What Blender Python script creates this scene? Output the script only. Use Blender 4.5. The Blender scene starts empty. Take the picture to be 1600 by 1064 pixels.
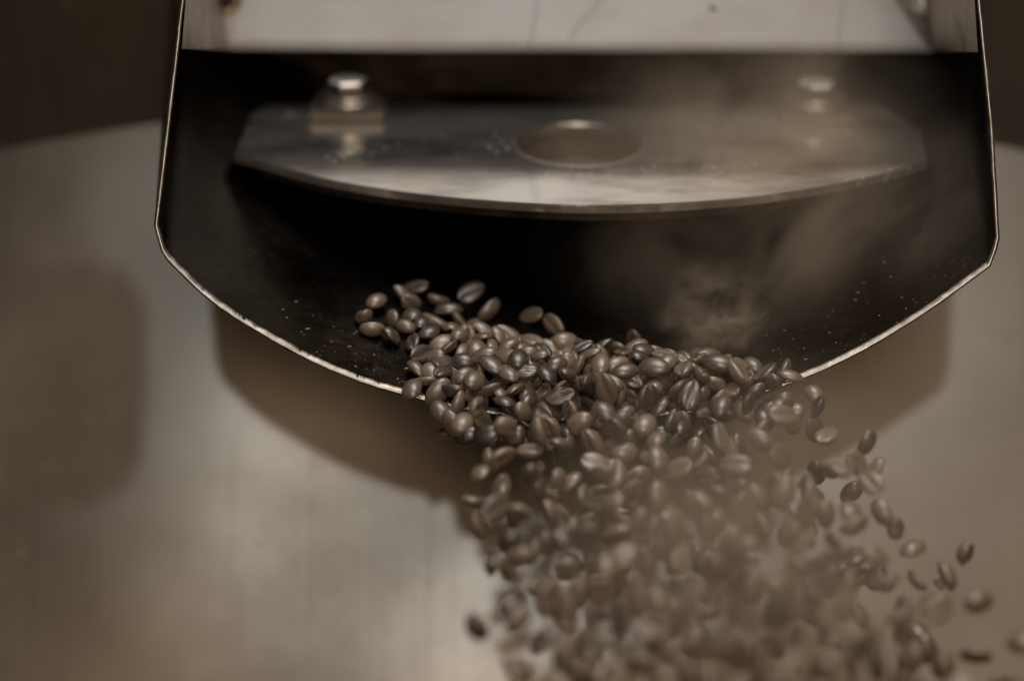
import bpy, bmesh, math, random
from mathutils import Vector, Matrix, Quaternion
R = math.radians
rnd = random.Random(11)
S = bpy.context.scene
COL = S.collection

# ------------------------------------------------------------------ camera
PITCH = R(25.0)
F = Vector((0, math.cos(PITCH), -math.sin(PITCH)))      # viewing direction
U = Vector((0, math.sin(PITCH), math.cos(PITCH)))       # picture up
D = 0.7156                                              # camera to chute mouth, metres
PX = 0.00023                                            # metres per photo pixel at the mouth
cam = bpy.data.cameras.new('camera')
cam.lens = 70.0
cam.sensor_width = 36.0
cam.clip_start = 0.01
cam.clip_end = 50
cam.dof.use_dof = True
cam.dof.focus_distance = D - 0.002
cam.dof.aperture_fstop = 2.7
cam.dof.aperture_blades = 0
co = bpy.data.objects.new('camera', cam)
COL.objects.link(co)
co.location = -F * D
co.rotation_euler = (math.pi / 2 - PITCH, 0, 0)
S.camera = co

# ------------------------------------------------------------------ light
W = bpy.data.worlds.new('World')
S.world = W
W.use_nodes = True
bg = W.node_tree.nodes['Background']
bg.inputs[0].default_value = (1.0, 0.68, 0.42, 1)
bg.inputs[1].default_value = 0.030

def area(name, loc, target, sx, sy, radiance, color):
    L = bpy.data.lights.new(name, 'AREA')
    L.shape = 'RECTANGLE'
    L.size, L.size_y = sx, sy
    L.energy = radiance * math.pi * sx * sy
    L.color = color
    o = bpy.data.objects.new(name, L)
    COL.objects.link(o)
    o.location = loc
    o.rotation_euler = (Vector(target) - Vector(loc)).to_track_quat('-Z', 'Y').to_euler()
    return o

EL = R(42.5)
KD = 2.6
kl = bpy.data.lights.new('key_lamp', 'SPOT')
kl.energy = 54
kl.color = (.94, .995, 1)
kl.shadow_soft_size = .04
kl.spot_size = 2 * math.atan(.235 / KD)
kl.spot_blend = .65
ko = bpy.data.objects.new('key_lamp', kl)
COL.objects.link(ko)
ko.location = (-.09, -KD * math.cos(EL), KD * math.sin(EL))
ko.rotation_euler = (Vector((.035, .10, -.025)) - ko.location).to_track_quat('-Z', 'Y').to_euler()
area('ceiling_lamp', (0.1, 0.15, 2.0), (0, .1, 0), 1.3, 0.9, 8.0, (1, .94, .86))
area('front_fill_lamp', (0.22, -1.85, 0.90), (0, .1, -.05), 0.55, 0.62, 8.6, (1, .71, .46))  # added warm fill that lightens the chute's shadow, no real window

vs = S.view_settings
vs.view_transform = 'Standard'
vs.look = 'None'
vs.exposure = -0.18
vs.gamma = 1.0
vs.use_curve_mapping = False
S.cycles.use_denoising = True
S.cycles.volume_step_rate = 1.0
S.cycles.volume_max_steps = 128
S.cycles.volume_bounces = 1
S.cycles.max_bounces = 8
S.cycles.sample_clamp_indirect = 3.0

# ------------------------------------------------------------------ helpers
def P(px, py, f=0.0):
    """point at distance f behind the mouth plane that the photo shows at (px, py)"""
    k = (D + f) / D * PX
    return Vector(((px - 800) * k, 0, 0)) + U * ((532 - py) * k) + F * f

def mesh_obj(name, verts, faces, mat, parent=None, smooth=False):
    me = bpy.data.meshes.new(name)
    me.from_pydata([tuple(v) for v in verts], [], faces)
    me.update()
    if smooth:
        for p in me.polygons:
            p.use_smooth = True
    me.materials.append(mat)
    o = bpy.data.objects.new(name, me)
    COL.objects.link(o)
    o.parent = parent
    return o

def bm_obj(name, bm, mat, parent=None, smooth=False):
    bmesh.ops.recalc_face_normals(bm, faces=bm.faces[:])
    me = bpy.data.meshes.new(name)
    bm.to_mesh(me)
    bm.free()
    if smooth:
        for p in me.polygons:
            p.use_smooth = True
    me.materials.append(mat)
    o = bpy.data.objects.new(name, me)
    COL.objects.link(o)
    o.parent = parent
    return o

def cyl(bm, c, r0, r1, z0, z1, seg, bevel=0.0, rot=0.0):
    """closed turned body with bevelled edges around the vertical axis"""
    prof = [(0, z0), (r0 - bevel, z0), (r0, z0 + bevel), (r1, z1 - bevel), (r1 - bevel, z1), (0, z1)]
    rings = []
    for r, z in prof:
        if r <= 0:
            rings.append([bm.verts.new(c + Vector((0, 0, z)))])
        else:
            rings.append([bm.verts.new(c + Vector((r * math.cos(rot + 2 * math.pi * i / seg), r * math.sin(rot + 2 * math.pi * i / seg), z))) for i in range(seg)])
    for A, B in zip(rings[:-1], rings[1:]):
        for i in range(seg):
            a = A[i % len(A)], A[(i + 1) % len(A)]
            b = B[i % len(B)], B[(i + 1) % len(B)]
            f = [a[0], a[1], b[1], b[0]]
            f = [v for k, v in enumerate(f) if v not in f[:k]]
            bm.faces.new(f)

def thing(name, label, cat, loc=(0, 0, 0), group=None):
    o = bpy.data.objects.new(name, None)
    o.empty_display_size = 0.01
    COL.objects.link(o)
    o.location = loc
    tag(o, label, cat, group)
    return o

def tag(o, label, cat, group=None):
    o['label'] = label
    o['category'] = cat
    if group:
        o['group'] = group

def node(nt, typ, **kw):
    n = nt.nodes.new(typ)
    for k, v in kw.items():
        if k in n.inputs:
            n.inputs[k].default_value = v
        else:
            setattr(n, k, v)
    return n

def ramp(nt, fac, stops):
    r = nt.nodes.new('ShaderNodeValToRGB')
    e = r.color_ramp.elements
    while len(e) < len(stops):
        e.new(0.5)
    for el, (p, c) in zip(e, stops):
        el.position = p
        el.color = c if len(c) == 4 else (*c, 1)
    nt.links.new(fac, r.inputs[0])
    return r.outputs[0]

def g(v):
    return (v, v, v)

def coords(nt, scale):
    tc = nt.nodes.new('ShaderNodeTexCoord')
    mp = nt.nodes.new('ShaderNodeMapping')
    mp.inputs['Scale'].default_value = scale
    nt.links.new(tc.outputs['Object'], mp.inputs[0])
    return mp.outputs[0]

def noise(nt, scale3, detail=4, rough=.55):
    n = nt.nodes.new('ShaderNodeTexNoise')
    n.inputs['Scale'].default_value = 1
    n.inputs['Detail'].default_value = detail
    n.inputs['Roughness'].default_value = rough
    nt.links.new(coords(nt, scale3), n.inputs['Vector'])
    return n.outputs['Fac']

def mix(nt, fac, a, b, mode='MIX'):
    m = nt.nodes.new('ShaderNodeMixRGB')
    m.blend_type = mode
    for i, v in enumerate((fac, a, b)):
        if hasattr(v, 'is_output'):
            nt.links.new(v, m.inputs[i])
        else:
            m.inputs[i].default_value = v if i == 0 else (*v, 1)
    return m.outputs[0]

def new_mat(name):
    m = bpy.data.materials.new(name)
    m.use_nodes = True
    nt = m.node_tree
    return m, nt, nt.nodes['Principled BSDF']

def steel(name, c1, c2, r1, r2, brush=(900, 14, 14), bump=.12, blotch=(14, 14, 14),
          soot=None, specks=0.0, scratch=None, metallic=1.0, specscale=420):
    """sheet metal: brushed grain, uneven polish, soot and dust"""
    m, nt, b = new_mat(name)
    grain = noise(nt, brush, 3, .6)
    blot = noise(nt, blotch, 4, .6)
    fine = noise(nt, (160, 160, 160), 4, .65)
    col = mix(nt, ramp(nt, grain, [(.3, g(0)), (.7, g(1))]), c1, c2)
    rg = mix(nt, ramp(nt, blot, [(.35, g(0)), (.65, g(1))]), g(r1), g(r2))
    rg = mix(nt, .25, rg, grain, 'OVERLAY')
    if soot:
        amount, tint, sc = soot
        so = noise(nt, sc, 5, .62)
        sf = ramp(nt, so, [(.45, g(0)), (.72, g(amount))])
        col = mix(nt, sf, col, tint)
    if scratch:
        s = noise(nt, scratch, 1, .4)
        sm = ramp(nt, s, [(.0, g(0)), (.66, g(0)), (.70, g(.10)), (.74, g(0))])
        col = mix(nt, sm, col, (.75, .70, .64))
    if specks:
        v = nt.nodes.new('ShaderNodeTexVoronoi')
        v.inputs['Scale'].default_value = 1
        v.inputs['Randomness'].default_value = 1
        nt.links.new(coords(nt, (specscale,) * 3), v.inputs['Vector'])
        dots = ramp(nt, v.outputs['Distance'], [(.0, g(1)), (.12, g(1)), (.2, g(0))])
        wh = ramp(nt, noise(nt, (26, 26, 26), 3, .6), [(.54, g(0)), (.66, g(specks))])
        dm = mix(nt, 1.0, dots, wh, 'MULTIPLY')
        col = mix(nt, dm, col, (.62, .56, .5))
        rg = mix(nt, dm, rg, g(.8))
        nt.links.new(ramp(nt, dm, [(0, g(metallic)), (1, g(0))]), b.inputs['Metallic'])
    else:
        b.inputs['Metallic'].default_value = metallic
    nt.links.new(col, b.inputs['Base Color'])
    nt.links.new(rg, b.inputs['Roughness'])
    bp = nt.nodes.new('ShaderNodeBump')
    bp.inputs['Strength'].default_value = bump
    bp.inputs['Distance'].default_value = .0004
    nt.links.new(mix(nt, .4, grain, fine), bp.inputs['Height'])
    nt.links.new(bp.outputs[0], b.inputs['Normal'])
    return m

M = {}
M['panel'] = steel('brushed_panel_steel', (.285, .262, .235), (.32, .297, .268), .38, .50, (1900, 4, 4), .02,
                   (7, 8, 8), soot=(.4, (.10, .072, .052), (6, 5, 5)), specks=.35, specscale=150, metallic=.9)
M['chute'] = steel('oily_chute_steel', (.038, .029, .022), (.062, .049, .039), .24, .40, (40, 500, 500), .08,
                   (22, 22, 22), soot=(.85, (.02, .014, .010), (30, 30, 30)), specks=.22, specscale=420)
M['rim'] = steel('raw_cut_edge', (.34, .31, .275), (.50, .47, .43), .35, .5, (300, 300, 300), .3, (90, 90, 90), soot=(.7, (.2, .15, .11), (120, 120, 120)))
M['shelf'] = steel('polished_shelf_steel', (.82, .79, .75), (.90, .87, .83), .05, .15, (12, 400, 400), .02,
                   (26, 60, 60), soot=(.9, (.11, .08, .057), (15, 38, 38)), specks=.9, specscale=280, metallic=.93)
M['cover'] = steel('satin_cover_steel', (.40, .397, .393), (.44, .437, .433), .5, .6, (14, 300, 300), .04,
                   (10, 10, 10), soot=(.45, (.34, .28, .225), (34, 60, 60)), metallic=.25)
M['scratch'] = steel('scratch_mark', (.36, .33, .30), (.42, .39, .36), .5, .6, metallic=.2)
M['fold'] = steel('dull_fold_steel', (.42, .36, .31), (.50, .44, .38), .4, .5, (300, 300, 30), .1,
                  (40, 40, 40), soot=(.7, (.16, .12, .09), (60, 60, 60)), specks=.3)
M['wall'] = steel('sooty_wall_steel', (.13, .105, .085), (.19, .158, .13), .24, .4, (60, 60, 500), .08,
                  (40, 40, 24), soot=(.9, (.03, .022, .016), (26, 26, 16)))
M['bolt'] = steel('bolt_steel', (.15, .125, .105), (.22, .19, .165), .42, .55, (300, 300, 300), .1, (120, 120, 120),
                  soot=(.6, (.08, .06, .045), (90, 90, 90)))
M['washer'] = steel('washer_steel', (.34, .30, .26), (.42, .38, .33), .3, .4, (300, 300, 300), .1, (120, 120, 120))
M['lit_steel'] = steel('lit_bolt_top', (.80, .77, .73), (.88, .85, .81), .3, .4, (300, 300, 300), .1, (120, 120, 120), metallic=.7)  # shine of the bolt tops put into a lighter steel colour
M['pipe'] = steel('pipe_steel', (.15, .122, .097), (.20, .165, .132), .5, .6, (200, 200, 200), .1, metallic=.3)
M['stub'] = steel('stub_steel', (.10, .08, .065), (.15, .125, .105), .38, .5, (200, 200, 200), .1, metallic=.8)
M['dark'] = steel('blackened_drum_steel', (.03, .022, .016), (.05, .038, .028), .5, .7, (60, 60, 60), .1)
M['dark_corner'] = steel('dark_corner_steel', (.2, .16, .13), (.3, .25, .2), .4, .5, (120, 120, 120), .1,
                    soot=(.7, (.07, .05, .04), (60, 60, 60)))

def bean_mat(name, c1, c2, rough):
    m, nt, b = new_mat(name)
    oi = nt.nodes.new('ShaderNodeObjectInfo')
    base = ramp(nt, oi.outputs['Random'], [(0, c1), (1, c2)])
    n = noise(nt, (420, 700, 700), 4, .6)
    col = mix(nt, ramp(nt, n, [(.3, g(.62)), (.7, g(1.0))]), (0, 0, 0), base)
    nt.links.new(col, b.inputs['Base Color'])
    nt.links.new(ramp(nt, n, [(.3, g(rough + .12)), (.7, g(rough))]), b.inputs['Roughness'])
    b.inputs['Specular IOR Level'].default_value = .8
    b.inputs['Coat Weight'].default_value = 1.0
    b.inputs['Coat IOR'].default_value = 1.68
    b.inputs['Coat Roughness'].default_value = .36
    bp = nt.nodes.new('ShaderNodeBump')
    bp.inputs['Strength'].default_value = .6
    bp.inputs['Distance'].default_value = .0004
    nt.links.new(n, bp.inputs['Height'])
    nt.links.new(bp.outputs[0], b.inputs['Normal'])
    return m
M['bean'] = bean_mat('roasted_bean', (.050, .034, .023), (.27, .192, .134), .42)
M['crease'] = bean_mat('bean_crease_skin', (.20, .145, .10), (.30, .23, .17), .6)
M['chaff'] = bean_mat('chaff', (.22, .165, .12), (.42, .34, .27), .6)

def smoke_mat(name, dens, scale, lo, hi, seed, aniso=.2):
    m = bpy.data.materials.new(name)
    m.use_nodes = True
    nt = m.node_tree
    nt.nodes.clear()
    out = nt.nodes.new('ShaderNodeOutputMaterial')
    pv = nt.nodes.new('ShaderNodeVolumePrincipled')
    pv.inputs['Color'].default_value = (.92, .78, .63, 1)
    pv.inputs['Anisotropy'].default_value = aniso
    tc = nt.nodes.new('ShaderNodeTexCoord')
    ln = nt.nodes.new('ShaderNodeVectorMath'); ln.operation = 'LENGTH'
    nt.links.new(tc.outputs['Object'], ln.inputs[0])
    fall = nt.nodes.new('ShaderNodeMapRange')
    fall.interpolation_type = 'SMOOTHSTEP'
    fall.inputs['From Min'].default_value = 1.0
    fall.inputs['From Max'].default_value = .15
    nt.links.new(ln.outputs['Value'], fall.inputs['Value'])
    mp = nt.nodes.new('ShaderNodeMapping')
    mp.inputs['Location'].default_value = (seed * 3.1, seed * 1.7, seed)
    mp.inputs['Scale'].default_value = scale
    nt.links.new(tc.outputs['Object'], mp.inputs[0])
    n = nt.nodes.new('ShaderNodeTexNoise')
    n.inputs['Scale'].default_value = 1
    n.inputs['Detail'].default_value = 4
    n.inputs['Roughness'].default_value = .55
    n.inputs['Distortion'].default_value = .9
    nt.links.new(mp.outputs[0], n.inputs['Vector'])
    mr = nt.nodes.new('ShaderNodeMapRange')
    mr.inputs['From Min'].default_value = lo
    mr.inputs['From Max'].default_value = hi
    nt.links.new(n.outputs['Fac'], mr.inputs['Value'])
    mu = nt.nodes.new('ShaderNodeMath'); mu.operation = 'MULTIPLY'
    nt.links.new(fall.outputs[0], mu.inputs[0]); nt.links.new(mr.outputs[0], mu.inputs[1])
    m2 = nt.nodes.new('ShaderNodeMath'); m2.operation = 'MULTIPLY'
    m2.inputs[1].default_value = dens
    nt.links.new(mu.outputs[0], m2.inputs[0])
    nt.links.new(m2.outputs[0], pv.inputs['Density'])
    nt.links.new(pv.outputs[0], out.inputs['Volume'])
    return m

# ------------------------------------------------------------------ discharge chute
SL = R(12)
E = Vector((0, math.cos(SL), math.sin(SL)))              # the chute runs back and up along E
FLARE = 0.95                                             # widening towards the machine, per metre of run
# mouth outline in the mouth plane (photo pixels at the mouth), rounded below
CTRL = [(318, -260), (288, 0), (266, 190), (243, 380), (331, 465), (450, 540), (565, 592), (690, 627), (800, 646),
        (915, 653), (1030, 645), (1130, 626), (1230, 596), (1330, 552), (1440, 487), (1558, 402), (1546, 190), (1527, 0), (1500, -260)]

def round_outline():
    pts = [Vector(c) for c in CTRL]
    # smooth only the belly; keep the side runs straight and give the corners a small radius
    def catmull(p0, p1, p2, p3, t):
        return .5 * ((2 * p1) + (p2 - p0) * t + (2 * p0 - 5 * p1 + 4 * p2 - p3) * t * t + (3 * p1 - p0 - 3 * p2 + p3) * t ** 3)
    out = []
    left = pts[:4]
    belly = pts[3:16]
    right = pts[15:]
    def straight(a, b, n):
        return [a.lerp(b, i / n) for i in range(n)]
    for a, b in zip(left[:-1], left[1:]):
        out += straight(a, b, 14)
    for i in range(len(belly) - 1):
        p0 = belly[i - 1] if i > 0 else belly[0] * 2 - belly[1]
        p3 = belly[i + 2] if i + 2 < len(belly) else belly[-1] * 2 - belly[-2]
        out += [catmull(p0, belly[i], belly[i + 1], p3, k / 8) for k in range(8)]
    for a, b in zip(right[:-1], right[1:]):
        out += straight(a, b, 14)
    out.append(right[-1])
    # corner radius: a few Laplacian passes close to the two corners
    for _ in range(40):
        new = out[:]
        for i in range(1, len(out) - 1):
            p = out[i]
            if min((p - Vector((243, 380))).length, (p - Vector((1558, 402))).length) < 17:
                new[i] = (out[i - 1] + out[i] * 2 + out[i + 1]) / 4
        out = new
    return out
OUT = round_outline()
AB = [Vector(((p.x - 800) * PX, (532 - p.y) * PX)) for p in OUT]      # metres in the mouth plane

def floor_b(a):
    """height of the chute's belly in the mouth plane at side position a"""
    best = None
    for p, q in zip(AB[:-1], AB[1:]):
        if (p.x - a) * (q.x - a) <= 0 and abs(q.x - p.x) > 1e-6:
            b = p.y + (q.y - p.y) * (a - p.x) / (q.x - p.x)
            best = b if best is None else min(best, b)
    return best if best is not None else .03

def chute_pt(a, b, t):
    return Vector((a * (1 + FLARE * t * .85), 0, 0)) + U * b + E * t

TH = 0.0012
nrm = []
for i in range(len(AB)):
    d = (AB[min(i + 1, len(AB) - 1)] - AB[max(i - 1, 0)]).normalized()
    nrm.append(Vector((-d.y, d.x)))          # points inward (left side runs down)
OUTER = [p - n * TH for p, n in zip(AB, nrm)]

chute = thing('discharge_chute', 'dark steel coffee chute with bright cut rim and rounded belly, spilling beans', 'chute', P(900, 653))
bpy.context.view_layer.update()
inv = chute.matrix_world.inverted()
TS = [0, .004, .01, .02, .04, .06, .09, .12, .16, .2, .25, .30]
V, Fc = [], []
n = len(AB)
for t in TS:
    V += [inv @ chute_pt(p.x, p.y, t) for p in AB]
for j in range(len(TS) - 1):
    for i in range(n - 1):
        Fc.append((j * n + i, j * n + i + 1, (j + 1) * n + i + 1, (j + 1) * n + i))
mesh_obj('inner_sheet', V, Fc, M['chute'], chute, True)
V, Fc = [], []
for t in TS:
    V += [inv @ chute_pt(p.x, p.y, t) for p in OUTER]
for j in range(len(TS) - 1):
    for i in range(n - 1):
        Fc.append((j * n + i, (j + 1) * n + i, (j + 1) * n + i + 1, j * n + i + 1))
mesh_obj('outer_sheet', V, Fc, M['chute'], chute, True)
# raw cut edge: a ragged bead that closes the sheet at the mouth
fine, fn = [], []
for i in range(n - 1):
    k = max(1, int((AB[i + 1] - AB[i]).length / .0008))
    for q in range(k):
        fine.append(AB[i].lerp(AB[i + 1], q / k)); fn.append(nrm[i].lerp(nrm[i + 1], q / k))
V, Fc = [], []
w1 = w2 = w3 = 0
for i, (p, nn) in enumerate(zip(fine, fn)):
    low = p.y < .03 and p.x < .02
    rag = .00022 if low else .00010
    w1 = w1 * .7 + rnd.gauss(0, rag * .35); w2 = w2 * .6 + abs(rnd.gauss(0, rag * .5)) * (1 if rnd.random() < .35 else .2); w3 = w3 * .8 + rnd.gauss(0, .00003)
    j1, j2, j3 = w1, w2, w3
    a_in = p + nn * (.00015 + j1)
    a_out = p - nn * (TH + .0001 + j2)
    mid = (a_in + a_out) / 2
    for q, t in ((a_in, .0016), (a_in, -.0001 + j3), (mid, -.0005 + j3), (a_out, -.0001 + j3), (a_out, .0016)):
        V.append(inv @ chute_pt(q.x, q.y, t))
for i in range(len(fine) - 1):
    for k in range(4):
        Fc.append((i * 5 + k, i * 5 + k + 1, (i + 1) * 5 + k + 1, (i + 1) * 5 + k))
mesh_obj('rim', V, Fc, M['rim'], chute, True)
# back of the throat: blackened end plate
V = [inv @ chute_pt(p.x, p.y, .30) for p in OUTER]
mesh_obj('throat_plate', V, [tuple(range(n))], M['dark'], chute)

# ------------------------------------------------------------------ inner shelf with hole, bolted to the back wall
ZS = (U * .0501 + F * .02).z                              # height of the shelf's top
def on_z(px, py, z):
    c = co.location
    d = (P(px, py) - c)
    return c + d * ((z - c.z) / d.z)
shelf = thing('baffle_shelf', 'polished steel shelf with round hole and curved front edge inside the chute', 'shelf', on_z(905, 250, ZS))
bpy.context.view_layer.update()
o0 = shelf.location.copy()
front = []
FR = [(365, 242), (420, 256), (500, 278), (600, 296), (720, 310), (850, 319), (950, 321), (1060, 317), (1180, 307), (1290, 291), (1380, 272), (1450, 251)]
for i in range(len(FR) - 1):
    for k in range(4):
        a, b = Vector(FR[i]), Vector(FR[i + 1])
        p0 = Vector(FR[i - 1]) if i else a * 2 - b
        p3 = Vector(FR[i + 2]) if i + 2 < len(FR) else b * 2 - a
        t = k / 4
        q = .5 * ((2 * a) + (b - p0) * t + (2 * p0 - 5 * a + 4 * b - p3) * t * t + (3 * a - p0 - 3 * b + p3) * t ** 3)
        front.append(on_z(q.x, q.y, ZS))
front.append(on_z(1450, 251, ZS))
bl, br = on_z(398, 166, ZS), on_z(1433, 168, ZS)
YB = max(bl.y, br.y) + .003
bl.y = br.y = YB
hc = on_z(905, 226, ZS)
hr = (on_z(1003, 226, ZS) - on_z(807, 226, ZS)).length / 2
# outline counter-clockwise seen from above, and a hole: bridge with quads from the hole ring to the outline by angle
outline = front + [br + (bl - br) * 0] + [br.lerp(bl, k / 30) for k in range(1, 30)] + [bl]
def ray_out(ang):
    d = Vector((math.cos(ang), math.sin(ang)))
    best = 1e9
    m = len(outline)
    for i in range(m):
        p, q = outline[i], outline[(i + 1) % m]
        ex, ey = q.x - p.x, q.y - p.y
        den = d.x * ey - d.y * ex
        if abs(den) < 1e-12:
            continue
        t = ((p.x - hc.x) * ey - (p.y - hc.y) * ex) / den
        s = ((p.x - hc.x) * d.y - (p.y - hc.y) * d.x) / den
        if t > 0 and -1e-6 <= s <= 1 + 1e-6:
            best = min(best, t)
    return Vector((hc.x + d.x * best, hc.y + d.y * best, ZS))
angs = sorted([math.atan2(p.y - hc.y, p.x - hc.x) for p in outline] + [R(i * 3.0) - math.pi for i in range(120)])
bm = bmesh.new()
STH = .0032
rows = []
for a in angs:
    c, s = math.cos(a), math.sin(a)
    o_ = ray_out(a)
    h_ = Vector((hc.x + hr * c, hc.y + hr * s, ZS))
    hi = Vector((hc.x + (hr + .0006) * c, hc.y + (hr + .0006) * s, ZS))
    oi = o_ - Vector((c, s, 0)) * .0005
    rows.append([bm.verts.new(v - o0) for v in (
        h_ - Vector((0, 0, STH)), h_ - Vector((0, 0, .0008)), hi, oi, o_ - Vector((0, 0, .0005)), o_ - Vector((0, 0, STH)))])
m = len(rows)
for i in range(m):
    A, B = rows[i], rows[(i + 1) % m]
    for k in range(5):
        bm.faces.new((A[k], A[k + 1], B[k + 1], B[k]))
    bm.faces.new((A[5], A[0], B[0], B[5]))
bm_obj('shelf_plate', bm, M['shelf'], shelf)
bm = bmesh.new()          # short pipe stub under the hole, closed below
prof = [(hr + .0008, -STH + .0002), (hr + .0008, -STH - .012), (0, -STH - .012)]
rg_ = [[bm.verts.new(hc - o0 + Vector((q * math.cos(R(6 * i)), q * math.sin(R(6 * i)), z))) for i in range(60)] for q, z in prof[:2]]
for i in range(60):
    bm.faces.new((rg_[0][i], rg_[0][(i + 1) % 60], rg_[1][(i + 1) % 60], rg_[1][i]))
bm.faces.new(rg_[1])
bm_obj('hole_pipe', bm, M['pipe'], shelf)
bm = bmesh.new()          # burnished edge of the hole
ring = []
for i in range(72):
    c, s_ = math.cos(R(5 * i)), math.sin(R(5 * i))
    ring.append([bm.verts.new(hc - o0 + Vector((q * c, q * s_, z))) for q, z in ((hr - .0003, -.0012), (hr - .0003, .0001), (hr + .0004, .0005), (hr + .0013, .0001))])
for i in range(72):
    A, B = ring[i], ring[(i + 1) % 72]
    for k in range(3):
        bm.faces.new((A[k], A[k + 1], B[k + 1], B[k]))
bm_obj('hole_edge', bm, M['washer'], shelf, True)
# apron: a thin strip under the curved front edge
V, Fc = [], []
for i, p in enumerate(front[3:-3]):
    q = p + Vector((0, .0035, -STH - .0002)) - o0
    V += [q, q + Vector((0, .0, -.004)), q + Vector((0, .002, -.004)), q + Vector((0, .002, 0))]
k_ = len(V) // 4
for i in range(k_ - 1):
    for c in range(4):
        Fc.append((i * 4 + c, i * 4 + (c + 1) % 4, (i + 1) * 4 + (c + 1) % 4, (i + 1) * 4 + c))
mesh_obj('apron', V, Fc, M['wall'], shelf)

def bolt_thing(px, py, label, rot):
    base = on_z(px, py, ZS)
    t = thing('clamp_bolt', label, 'bolt', base, 'bolts clamping the shelf')
    bm = bmesh.new()
    w, d, h = .0152, .0135, .0050
    bmesh.ops.create_cube(bm, size=1, matrix=Matrix.Translation((0, 0, h / 2 + .0002)) @ Matrix.Diagonal((2 * w, 2 * d, h, 1)))
    bmesh.ops.bevel(bm, geom=bm.edges[:], offset=.0009, segments=2, affect='EDGES')
    bm_obj('square_plate', bm, M['stub'], t)
    z = h + .0004
    for r, hh in ((.0134, .0018), (.0114, .0020)):
        bm = bmesh.new(); cyl(bm, Vector((0, 0, 0)), r, r, z, z + hh, 40, .0005)
        bm_obj('washer', bm, M['washer'], t)
        z += hh + .0001
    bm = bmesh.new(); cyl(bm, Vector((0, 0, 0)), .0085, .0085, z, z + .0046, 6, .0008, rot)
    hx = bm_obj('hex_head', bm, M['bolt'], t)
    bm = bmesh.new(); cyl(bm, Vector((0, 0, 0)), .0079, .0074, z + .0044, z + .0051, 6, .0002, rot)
    bm_obj('lit_top', bm, M['lit_steel'], hx)  # lighter cap, coloured to look lit from above
    return t
bolt_thing(545, 176, 'hex bolt with washers on square plate, standing in the black shade', R(12))
bolt_thing(1272, 180, 'hex bolt with washers on square plate, veiled by brown smoke', R(8))

# back wall above the shelf, with its top return that closes the throat
YS = YB
YB = YB + .045
wall = thing('throat_wall', 'sooty brown steel wall behind the shelf, with a narrow rail', 'wall', (0, YB, ZS))
def box(name, x0, x1, y0, y1, z0, z1, mat, parent, org, bev=.0006):
    bm = bmesh.new()
    c = Vector(((x0 + x1) / 2, (y0 + y1) / 2, (z0 + z1) / 2)) - Vector(org)
    bmesh.ops.create_cube(bm, size=1, matrix=Matrix.Translation(c) @ Matrix.Diagonal((x1 - x0, y1 - y0, z1 - z0, 1)))
    if bev:
        bmesh.ops.bevel(bm, geom=bm.edges[:], offset=bev, segments=2, affect='EDGES')
    return bm_obj(name, bm, mat, parent)
WO = wall.location
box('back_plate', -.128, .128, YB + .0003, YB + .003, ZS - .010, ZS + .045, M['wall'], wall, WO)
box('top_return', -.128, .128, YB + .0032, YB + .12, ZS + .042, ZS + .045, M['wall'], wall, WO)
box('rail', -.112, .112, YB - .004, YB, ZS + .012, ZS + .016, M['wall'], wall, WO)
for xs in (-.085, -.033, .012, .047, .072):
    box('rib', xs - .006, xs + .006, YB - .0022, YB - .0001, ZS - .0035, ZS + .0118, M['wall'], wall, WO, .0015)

# ------------------------------------------------------------------ satin cover plate above the throat
FC = .105
cover = thing('chute_cover', 'pale satin steel cover plate with scratches, closing the chute top', 'cover plate', P(905, 78, FC))
bpy.context.view_layer.update()
CO = cover.location.copy()
INC = R(55)
cu = Vector((0, math.cos(INC), math.sin(INC)))
cn = Vector((0, -math.sin(INC), math.cos(INC)))
bl_, br_ = P(356, 78, FC), P(1457, 80, FC)
CL = .16
def at_up(px0, s, sgn):
    return None
tl = Vector((-.1395, bl_.y, bl_.z)) + cu * CL
tr = Vector((.1400, br_.y, br_.z)) + cu * CL
bm = bmesh.new()
NX, NS = 40, 30
grid = []
for j in range(NS + 1):
    row = []
    for i in range(NX + 1):
        p = bl_.lerp(br_, i / NX).lerp(tl.lerp(tr, i / NX), j / NS)
        wob = .0004 * math.sin(i * .5 + j * .2) + .0003 * math.sin(i * .23 - j * .4 + 1)
        row.append(bm.verts.new(p + cn * wob - CO))
    grid.append(row)
low = [bm.verts.new(v.co - cn * .0015) for v in grid[0]]
for j in range(NS):
    for i in range(NX):
        bm.faces.new((grid[j][i], grid[j][i + 1], grid[j + 1][i + 1], grid[j + 1][i]))
for i in range(NX):
    bm.faces.new((low[i], low[i + 1], grid[0][i + 1], grid[0][i]))
bm_obj('cover_plate', bm, M['cover'], cover, True)
# folded sides running forward from the plate to the rim
def fold(a, b, c, d):
    V = []
    nn = 10
    for j in range(nn + 1):
        for i in range(nn + 1):
            V.append(a.lerp(b, i / nn).lerp(d.lerp(c, i / nn), j / nn) - CO)
    Fc = [(j * 11 + i, j * 11 + i + 1, (j + 1) * 11 + i + 1, (j + 1) * 11 + i) for j in range(10) for i in range(10)]
    mesh_obj('folded_side', V, Fc, M['fold'], cover, True)
fold(P(284, 77, .004), bl_, tl, P(312, -260, .006))
fold(P(1528, 82, .004), br_, tr, P(1506, -260, .006))
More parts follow.
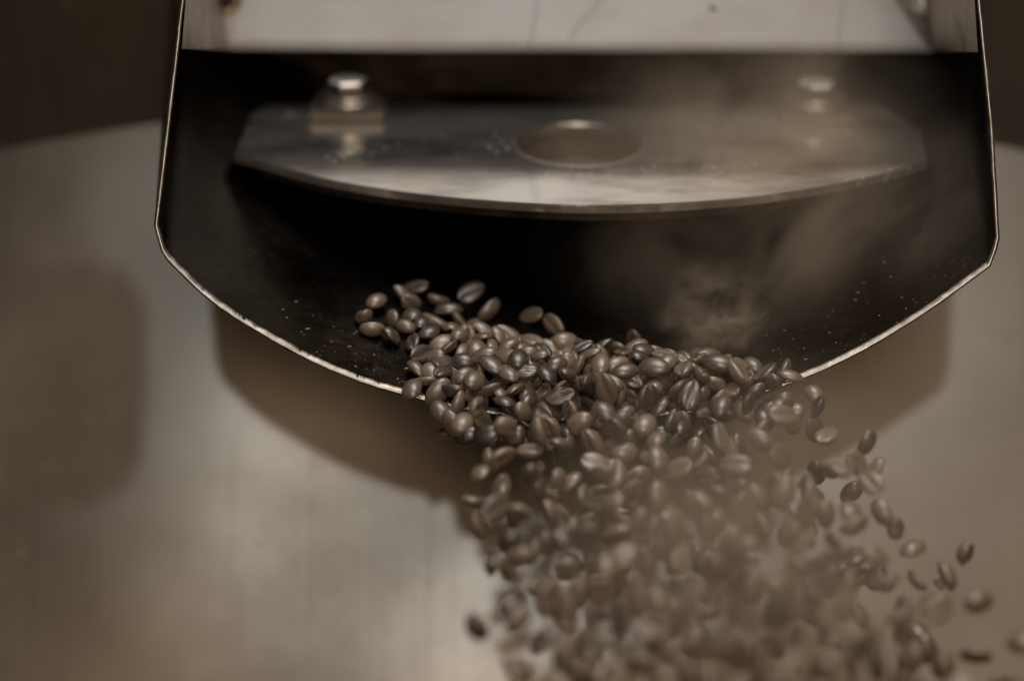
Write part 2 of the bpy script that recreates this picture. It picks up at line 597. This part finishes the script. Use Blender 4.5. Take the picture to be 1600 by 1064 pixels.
# darker sheet over the right corner, bolt and empty bolt hole at the plate's corners
def on_cover(px, py, lift):
    c = co.location
    d = P(px, py) - c
    q = bl_ + cn * lift
    return c + d * ((q - c).dot(cn) / d.dot(cn))
gp = [on_cover(*p, .0022) for p in ((1400, -4), (1380, -80), (1530, -80), (1500, -4), (1452, 74))]
V = [p - CO for p in gp] + [p - cn * .0014 - CO for p in gp]
mesh_obj('corner_sheet', V, [(0, 1, 2, 3, 4), (9, 8, 7, 6, 5)] + [(i, i + 5, (i + 1) % 5 + 5, (i + 1) % 5) for i in range(5)], M['dark_corner'], cover)
def disc_on_cover(name, px, py, r, h, lift, mat, seg=32, dome=0.0):
    q = on_cover(px, py, lift) - CO
    rot = cn.to_track_quat('Z', 'Y').to_matrix().to_4x4()
    bm = bmesh.new()
    cyl(bm, Vector((0, 0, 0)), r, r * (1 - dome), 0, h, seg, h * .25)
    bmesh.ops.transform(bm, matrix=Matrix.Translation(q) @ rot, verts=bm.verts[:])
    return bm_obj(name, bm, mat, cover, seg > 8)
disc_on_cover('screw_head', 1442, 7, .0062, .0056, .0026, M['lit_steel'], 32, .35)
disc_on_cover('bolt_hole', 352, 0, .0040, .0012, -.0002, M['dark'], 32)
disc_on_cover('hole_washer', 352, 0, .0072, .0009, -.0003, M['dark_corner'], 32)
for q in range(2):
    disc_on_cover('dirt_spot', 1112 + q * 6, 13 + q * 2, .0011 - .0004 * q, .0004, .0002, M['wall'], 10)
def scratch(pts):
    V, Fc = [], []
    for i, (x, y) in enumerate(pts):
        c = on_cover(x, y, .0009) - CO
        w = .00020
        V += [c - Vector((w, 0, 0)), c + Vector((w, 0, 0)), c + cn * .0002]
    for i in range(len(pts) - 1):
        Fc += [(i * 3, i * 3 + 2, i * 3 + 5, i * 3 + 3), (i * 3 + 2, i * 3 + 1, i * 3 + 4, i * 3 + 5)]
    mesh_obj('scratch', V, Fc, M['scratch'], cover)
scratch([(842, -20), (838, 20), (833, 50), (827, 74)])
scratch([(950, -20), (930, 8), (910, 30), (896, 48), (890, 60)])
scratch([(1320, -20), (1317, 12), (1312, 45), (1308, 74)])

# ------------------------------------------------------------------ brushed front panel of the roaster behind the chute
PA = R(54)
p_ref = U * -.0118 + F * .160
def inside_chute(p):
    f = p.dot(F)
    t = f / E.dot(F)
    if t < .02 or t > .3:
        return False
    a = p.x / (1 + FLARE * t * .85)
    b = p.dot(U) - t * E.dot(U)
    if b > .18:
        return False
    if b < floor_b(a) + .0005 and b < .03:
        return False
    lim = .1281 - (b - .035) * .118 if b > .035 else .1281
    return abs(a) < lim and b > floor_b(a) - 1e-4 if abs(a) < .128 else False
NXp, NSp = 220, 200
X0, X1 = -.42, .42
S0, S1 = -.42, .36
V, ids = [], {}
for i in range(NXp + 1):
    x = X0 + (X1 - X0) * i / NXp
    s_c = .123 - .45 * x * x
    # two flat runs that meet in a sharp fold at s = s_c; rows follow the fold
    N1 = 130
    prof = {}
    d1 = Vector((0, math.cos(PA), math.sin(PA)))
    d2 = Vector((0, math.cos(R(97)), math.sin(R(97))))
    for j in range(NSp + 1):
        if j <= N1:
            prof[j] = p_ref + d1 * (S0 + (s_c - S0) * j / N1)
        else:
            prof[j] = p_ref + d1 * s_c + d2 * ((S1 - s_c) * (j - N1) / (NSp - N1))
    for j in range(NSp + 1):
        v = prof[j] + Vector((x, .0012 * math.sin(x * 17 + j * .05) + .0008 * math.sin(x * 41 - j * .09), 0))
        V.append(v)
Fc = []
for i in range(NXp):
    for j in range(NSp):
        a = i * (NSp + 1) + j
        quad = (a, a + NSp + 1, a + NSp + 2, a + 1)
        c = (V[quad[0]] + V[quad[2]]) / 2
        if not inside_chute(c):
            Fc.append(quad)
panel = mesh_obj('roaster_panel', [v - p_ref for v in V], Fc, M['panel'], None, True)
panel.data.set_sharp_from_angle(angle=R(20))
panel.location = p_ref
tag(panel, 'large brushed steel front panel of the roaster, behind the chute', 'panel')

# ------------------------------------------------------------------ added weight on a rod, out of view, shades the panel's left
shade_caster = thing('unseen_shade_caster', 'added unseen dark weight on a rod, casting shade on the left of the panel', 'shade_caster', (-.215, -.186, .2045))
bm = bmesh.new()
prof = [(0, -.066), (.030, -.066), (.042, -.058), (.047, -.044), (.047, .040), (.042, .054), (.030, .062), (0, .064)]
rings = []
for q, x in prof:
    rings.append([bm.verts.new((x, q * math.cos(R(7.5 * i)), q * math.sin(R(7.5 * i)))) for i in range(48)] if q else [bm.verts.new((x, 0, 0))])
for A, B in zip(rings[:-1], rings[1:]):
    for i in range(48):
        f = [A[i % len(A)], A[(i + 1) % len(A)], B[(i + 1) % len(B)], B[i % len(B)]]
        bm.faces.new([v for k, v in enumerate(f) if v not in f[:k]])
bm_obj('shade_weight', bm, M['dark'], shade_caster, True)
def rod(name, a, b, rad, mat, parent):
    d = (b - a).normalized()
    e1 = d.orthogonal().normalized(); e2 = d.cross(e1)
    V = [p + (e1 * math.cos(R(22.5 * i)) + e2 * math.sin(R(22.5 * i))) * rad for p in (a, b) for i in range(16)]
    return mesh_obj(name, V, [(i, (i + 1) % 16, (i + 1) % 16 + 16, i + 16) for i in range(16)] + [tuple(range(15, -1, -1)), tuple(range(16, 32))], mat, parent, False)
rod('caster_arm', Vector((-.060, 0, 0)), Vector((-.20, .10, .02)), .008, M['bolt'], shade_caster)
rod('caster_elbow', Vector((-.196, .092, .018)), Vector((-.20, .48, .05)), .008, M['bolt'], shade_caster)
rod('collar', Vector((-.064, 0, 0)), Vector((-.085, .015, .003)), .013, M['washer'], shade_caster)

# ------------------------------------------------------------------ coffee beans
BL, BW, BT = .0052, .0038, .0029                          # half length, half width, height of the dome
def bean_shape(seed, fat=1.0):
    r = random.Random(seed)
    tw = r.uniform(-.12, .12); bend = r.uniform(-.1, .1); ta = r.uniform(-.12, .12)
    NU, NV = 22, 14
    def pos(th, ph):
        x = math.cos(ph); yz = math.sin(ph)
        y = math.cos(th) * yz; z = math.sin(th) * yz
        X = x * BL
        w = 1 + ta * x
        Y = y * BW * w + bend * BL * (x * x - .4) * .4
        Z = z * BT * fat
        if z < 0:
            Z *= .42
            gr = math.exp(-((y - .16 * math.sin(x * 2.4) * (1 if tw > 0 else -1)) / .15) ** 2) * max(0, 1 - x * x) ** .5
            Z += gr * .0015
        Y += tw * Z
        return Vector((X, Y, Z))
    V = [Vector((BL, bend * BL * .24, 0))]
    for i in range(1, NV):
        for j in range(NU):
            V.append(pos(2 * math.pi * j / NU + math.pi / 2, math.pi * i / NV))
    V.append(Vector((-BL, bend * BL * .24, 0)))
    Fc = []
    for j in range(NU):
        Fc.append((0, 1 + j, 1 + (j + 1) % NU))
        l = 1 + (NV - 2) * NU
        Fc.append((len(V) - 1, l + (j + 1) % NU, l + j))
    for i in range(NV - 2):
        for j in range(NU):
            a = 1 + i * NU
            Fc.append((a + j, a + NU + j, a + NU + (j + 1) % NU, a + (j + 1) % NU))
    me = bpy.data.meshes.new('bean_mesh')
    me.from_pydata([tuple(v) for v in V], [], Fc)
    me.update()
    for p in me.polygons:
        p.use_smooth = True
    me.materials.append(M['bean'])
    # crease skin: an S-shaped ridge lying in the groove
    cv, cf = [], []
    sg = 1 if tw > 0 else -1
    for i in range(13):
        x = -.86 + 1.72 * i / 12
        y = .16 * math.sin(x * 2.4) * sg
        yy = y * BW + bend * BL * (x * x - .4) * .4
        zz = -BT * fat * .42 * math.sqrt(max(0, 1 - x * x - y * y)) + .0015 * max(0, 1 - x * x) ** .5
        w = .00034 * (1 - abs(x) ** 3 * .8)
        cv += [(x * BL, yy - w, zz + .0001), (x * BL, yy, zz - .00028), (x * BL, yy + w, zz + .0001)]
    for i in range(12):
        a = i * 3
        cf += [(a, a + 1, a + 4, a + 3), (a + 1, a + 2, a + 5, a + 4)]
    ce = bpy.data.meshes.new('crease_mesh')
    ce.from_pydata(cv, [], cf); ce.update()
    for p in ce.polygons:
        p.use_smooth = True
    ce.materials.append(M['crease'])
    return me, ce
SHAPES = [bean_shape(s, f) for s, f in ((1, 1.0), (2, 1.12), (3, .92), (4, 1.05), (5, 1.2))]
placed = []
def free(p, dmin):
    return all((p - q).length_squared > dmin * dmin for q in placed)

def bean(p, rot, label, group, scale=1.0):
    me, ce = SHAPES[rnd.randrange(len(SHAPES))]
    b = bpy.data.objects.new('coffee_bean', me)
    c = bpy.data.objects.new('crease', ce)
    COL.objects.link(b); COL.objects.link(c)
    c.parent = b
    b.location = p
    b.rotation_euler = rot
    b.scale = (scale * rnd.uniform(.88, 1.08), scale * rnd.uniform(.86, 1.06), scale * rnd.uniform(.85, 1.12))
    if group:
        rm = b.rotation_euler.to_matrix()
        up = abs((rm @ Vector((1, 0, 0))).z)
        pose = 'standing on end' if up > .72 else 'lying level' if up < .32 else 'tilted'
        label += ', ' + pose
        group += ', ' + pose
        if (rm @ Vector((0, 0, -1))).dot(-F) > .62:
            label += ', its crease showing'
            group += ', crease outward'
    tag(b, label, 'coffee bean', group)
    placed.append(p)
    return b
def tumble():
    return Quaternion((rnd.gauss(0, 1), rnd.gauss(0, 1), rnd.gauss(0, 1), rnd.gauss(0, 1))).normalized().to_euler()

def bed_height(a, t):
    """depth of the sliding beans over the belly at side position a, run t"""
    px = a / PX + 800
    tmax = .032 + .012 * max(0, min(1, (1000 - px) / 300)) - .020 * max(0, min(1, (px - 1020) / 200))
    if t > tmax:
        return 0
    c, w = 938 - 1900 * t, 312 - 1500 * t
    q = (px - c) / w
    if abs(q) >= 1:
        return 0
    return (.019 * (1 - t / .13)) * (1 - q * q) ** .8 * (1 - .5 * (t / tmax) ** 3)

# bed in the chute
L_BED = 'bean in the bed on the chute floor'
G_BED = 'beans sliding inside the chute'
nb = 0
tries = 0
while nb < 70 and tries < 40000:
    tries += 1
    t = rnd.uniform(-.003, .075)
    px = rnd.uniform(470, 1245)
    a = (px - 800) * PX
    h = bed_height(a, t)
    if h <= .002:
        continue
    hh = max(.0032, h - rnd.uniform(0, .002))
    p = chute_pt(a, floor_b(a), t) + Vector((0, 0, hh))
    if free(p, .0064):
        rot = (rnd.gauss(0, .45) + (math.pi if rnd.random() < .3 else 0), rnd.gauss(-.1, .35), rnd.uniform(0, 6.3))
        bean(p, rot, L_BED, G_BED, rnd.uniform(.82, 1.12)); nb += 1
# front face of the bed where it breaks over the rim
k = tries = 0
while k < 44 and tries < 20000:
    tries += 1
    px = rnd.uniform(680, 1225)
    a = (px - 800) * PX
    h = bed_height(a, 0)
    if h < .004:
        continue
    p = chute_pt(a, floor_b(a), rnd.uniform(-.004, .006)) + Vector((0, 0, rnd.uniform(.002, max(.003, h - .002))))
    if free(p, .0054):
        bean(p, tumble(), L_BED, G_BED, rnd.uniform(.9, 1.1)); k += 1
# loose beans rolling in from the dark back of the chute
for px, t in ((586, .044), (566, .034), (624, .054), (612, .056), (598, .040), (580, .028), (612, .038), (640, .050), (646, .062),
              (632, .030), (668, .040), (735, .066), (700, .050), (762, .056), (610, .026), (596, .042), (720, .046), (830, .056), (865, .050), (648, .036), (684, .058)):
    a = (px - 800) * PX
    p = chute_pt(a, floor_b(a), t) + Vector((0, 0, .0029 + .0008 * rnd.random()))
    if free(p, .006):
        bean(p, tumble(), 'loose bean rolling in the black back of the chute', 'loose beans at the back of the chute', rnd.uniform(.9, 1.1))

# beans going over the rim and falling: each on its own throw from the rim
def throw(a, h, vx, vy, vz, tau):
    p = chute_pt(a, floor_b(a), 0) + Vector((0, 0, h))
    return p + Vector((vx * tau, -vy * tau, -vz * tau - 4.905 * tau * tau))
def falling(count, t0, t1, dmin, label, group, al, ar, grow):
    k = tries = 0
    while k < count and tries < 30000:
        tries += 1
        tau = t0 + (t1 - t0) * rnd.random() ** .85
        px = rnd.uniform(al, ar)
        q = (px - 950) / 300
        a = (px - 800) * PX
        h = rnd.uniform(.001, .003 + .019 * max(0, 1 - q * q))
        p = throw(a, h, .16 + .40 * max(0, q) ** 2 * rnd.random() + rnd.gauss(0, .07) + tau * 4.5, 1.0 + rnd.gauss(0, .2) + grow * (.9 + 2.0 * rnd.random()), .10 + rnd.gauss(0, .05), tau)
        if free(p, dmin):
            rot = tumble()
            if rnd.random() < .5:
                rot = (Vector((rnd.gauss(0, .3), rnd.gauss(0, .3), -1)).to_track_quat('X', 'Z') @ Quaternion((1, 0, 0), rnd.uniform(0, 6.3))).to_euler()
            bean(p, rot, label, group, rnd.uniform(.82, 1.14))
            k += 1
L_RIM, G_RIM = 'bean tumbling over the chute rim', 'beans tumbling over the rim'
for row in range(3):
    px = 680 + 11 * row
    while px < 1236:
        a = (px - 800) * PX
        p = chute_pt(a, floor_b(a), -.0030 - .0022 * row + rnd.gauss(0, .0008)) + Vector((0, 0, .0042 - .0044 * row + rnd.gauss(0, .0010)))
        if free(p, .0050):
            bean(p, tumble(), L_RIM, G_RIM, rnd.uniform(.92, 1.12))
        px += rnd.uniform(24, 31)
falling(46, .004, .030, .0058, L_RIM, G_RIM, 672, 1238, .1)
falling(92, .022, .078, .0074, 'bean falling below the chute rim', 'beans falling below the rim', 690, 1225, 1.0)
# strays beside the stream
STRAY = [(1238, 648, -.012, 'pale bean just leaving the right end of the chute rim'),
         (1330, 768, .02, 'lone round bean flung out to the right of the stream'),
         (1276, 738, -.02, 'dark bean on the right flank of the stream, in front of the chute shadow'),
         (1268, 818, -.03, 'tilted dark bean at the right flank under the lone round bean'),
         (1336, 900, -.03, 'left bean of the falling dark pair right of the stream'),
         (1370, 902, -.04, 'right bean of the falling dark pair right of the stream'),
         (1432, 985, -.06, 'blurred bean falling far right, below the dark pair'),
         (1418, 1045, -.07, 'lowest blurred bean falling far right at the stream edge'),
         (990, 536, .03, 'small bean standing upright on the back of the bean bed')]
for px, py, f, lab in STRAY:
    bean(P(px, py, f), tumble() if px != 990 else (0, R(80), R(60)), lab, None, 1.05)
# the rest of the stream behind the counted beans
bm = bmesh.new()
org = P(950, 850)
def into_mass(p):
    placed.append(p)
    m_ = SHAPES[rnd.randrange(5)][0]
    mt = Matrix.Translation(p - org) @ tumble().to_matrix().to_4x4()
    vs_ = [bm.verts.new(mt @ v.co) for v in m_.vertices]
    for f_ in m_.polygons:
        bm.faces.new([vs_[i] for i in f_.vertices])
k = tries = 0
while k < 110 and tries < 20000:          # under-layers of the bed
    tries += 1
    t = rnd.uniform(0, .05)
    a = (rnd.uniform(600, 1230) - 800) * PX
    h = bed_height(a, t)
    if h < .007:
        continue
    p = chute_pt(a, floor_b(a), t) + Vector((0, 0, rnd.uniform(.0032, h - .003)))
    if free(p, .0058):
        into_mass(p); k += 1
k = tries = 0
while k < 300 and tries < 30000:
    tries += 1
    tau = .012 + .078 * rnd.random()
    px = rnd.uniform(700, 1215)
    q = (px - 950) / 300
    a = (px - 800) * PX
    p = throw(a, rnd.uniform(.001, .018), .16 + .40 * max(0, q) ** 2 * rnd.random() + rnd.gauss(0, .07) + tau * 4.5, .9 + 2.0 * rnd.random(), .1, tau)
    if free(p, .0072):
        into_mass(p)
        k += 1
rest = bm_obj('bean_stream', bm, M['bean'], None, True)
rest.location = org
rest['kind'] = 'stuff'
tag(rest, 'mass of beans filling the inside of the bed and the falling stream', 'coffee beans')
# chaff flakes
def flake(p, s, rot, label, group):
    V = [Vector((math.cos(i * 1.047) * s * rnd.uniform(.7, 1.2), math.sin(i * 1.047) * s * .45 * rnd.uniform(.7, 1.2), rnd.uniform(-.1, .1) * s)) for i in range(6)]
    V += [v * .9 + Vector((0, 0, .00025)) for v in V]
    o = mesh_obj('chaff_flake', V, [(5, 4, 3, 2, 1, 0), (6, 7, 8, 9, 10, 11)] + [(i, (i + 1) % 6, (i + 1) % 6 + 6, i + 6) for i in range(6)], M['chaff'])
    o.location = p
    o.rotation_euler = rot
    tag(o, label, 'chaff flake', group)
flake(P(1470, 911, -.03), .0042, (R(60), R(35), 0), 'thin dark sliver of chaff falling far right of the stream', None)
bm = bmesh.new()
def crumbs(n_, x0, x1, t0, t1, s0, s1):
    for _ in range(n_):
        px = rnd.uniform(x0, x1)
        a = (px - 800) * PX
        p = chute_pt(a, floor_b(a), rnd.uniform(t0, t1)) + Vector((0, 0, .0003)) - P(900, 653)
        s = rnd.uniform(s0, s1)
        bmesh.ops.create_icosphere(bm, subdivisions=1, radius=s, matrix=Matrix.Translation(p) @ Matrix.Rotation(rnd.uniform(0, 6), 4, 'Z') @ Matrix.Diagonal((rnd.uniform(.6, 1.6), .6, .35, 1)))
crumbs(46, 440, 690, .001, .03, .0002, .0007)
crumbs(60, 1180, 1450, .001, .05, .0002, .0006)
cr = bm_obj('chaff_crumbs', bm, M['chaff'])
cr.location = P(900, 653)
cr['kind'] = 'stuff'
tag(cr, 'tiny chaff crumbs scattered over the chute floor beside the beans', 'chaff')

# ------------------------------------------------------------------ smoke
def smoke(loc, scl, rot, dens, scale, lo, hi, seed, label):
    bm = bmesh.new()
    bmesh.ops.create_icosphere(bm, subdivisions=3, radius=1)
    o = bm_obj('smoke', bm, smoke_mat('smoke_volume', dens, scale, lo, hi, seed))
    o.location = loc
    o.scale = scl
    o.rotation_euler = rot
    o['kind'] = 'stuff'
    tag(o, label, 'smoke')
smoke(P(1200, 330, .06), (.105, .080, .085), (0, 0, 0), 34, (2.3, 2.3, 2.0), .37, .76, 1, 'brown smoke rising inside the chute around the shelf')
smoke(P(1170, 880, -.115), (.082, .060, .078), (0, R(-18), 0), 36, (2.2, 2.2, 2.2), .38, .75, 4, 'pale smoke drifting over the falling beans')
smoke(P(1120, 500, .015), (.026, .012, .030), (0, R(-32), 0), 150, (2.2, 2.2, 2.6), .45, .70, 12, 'thin wisp of smoke curling up from the bean bed')
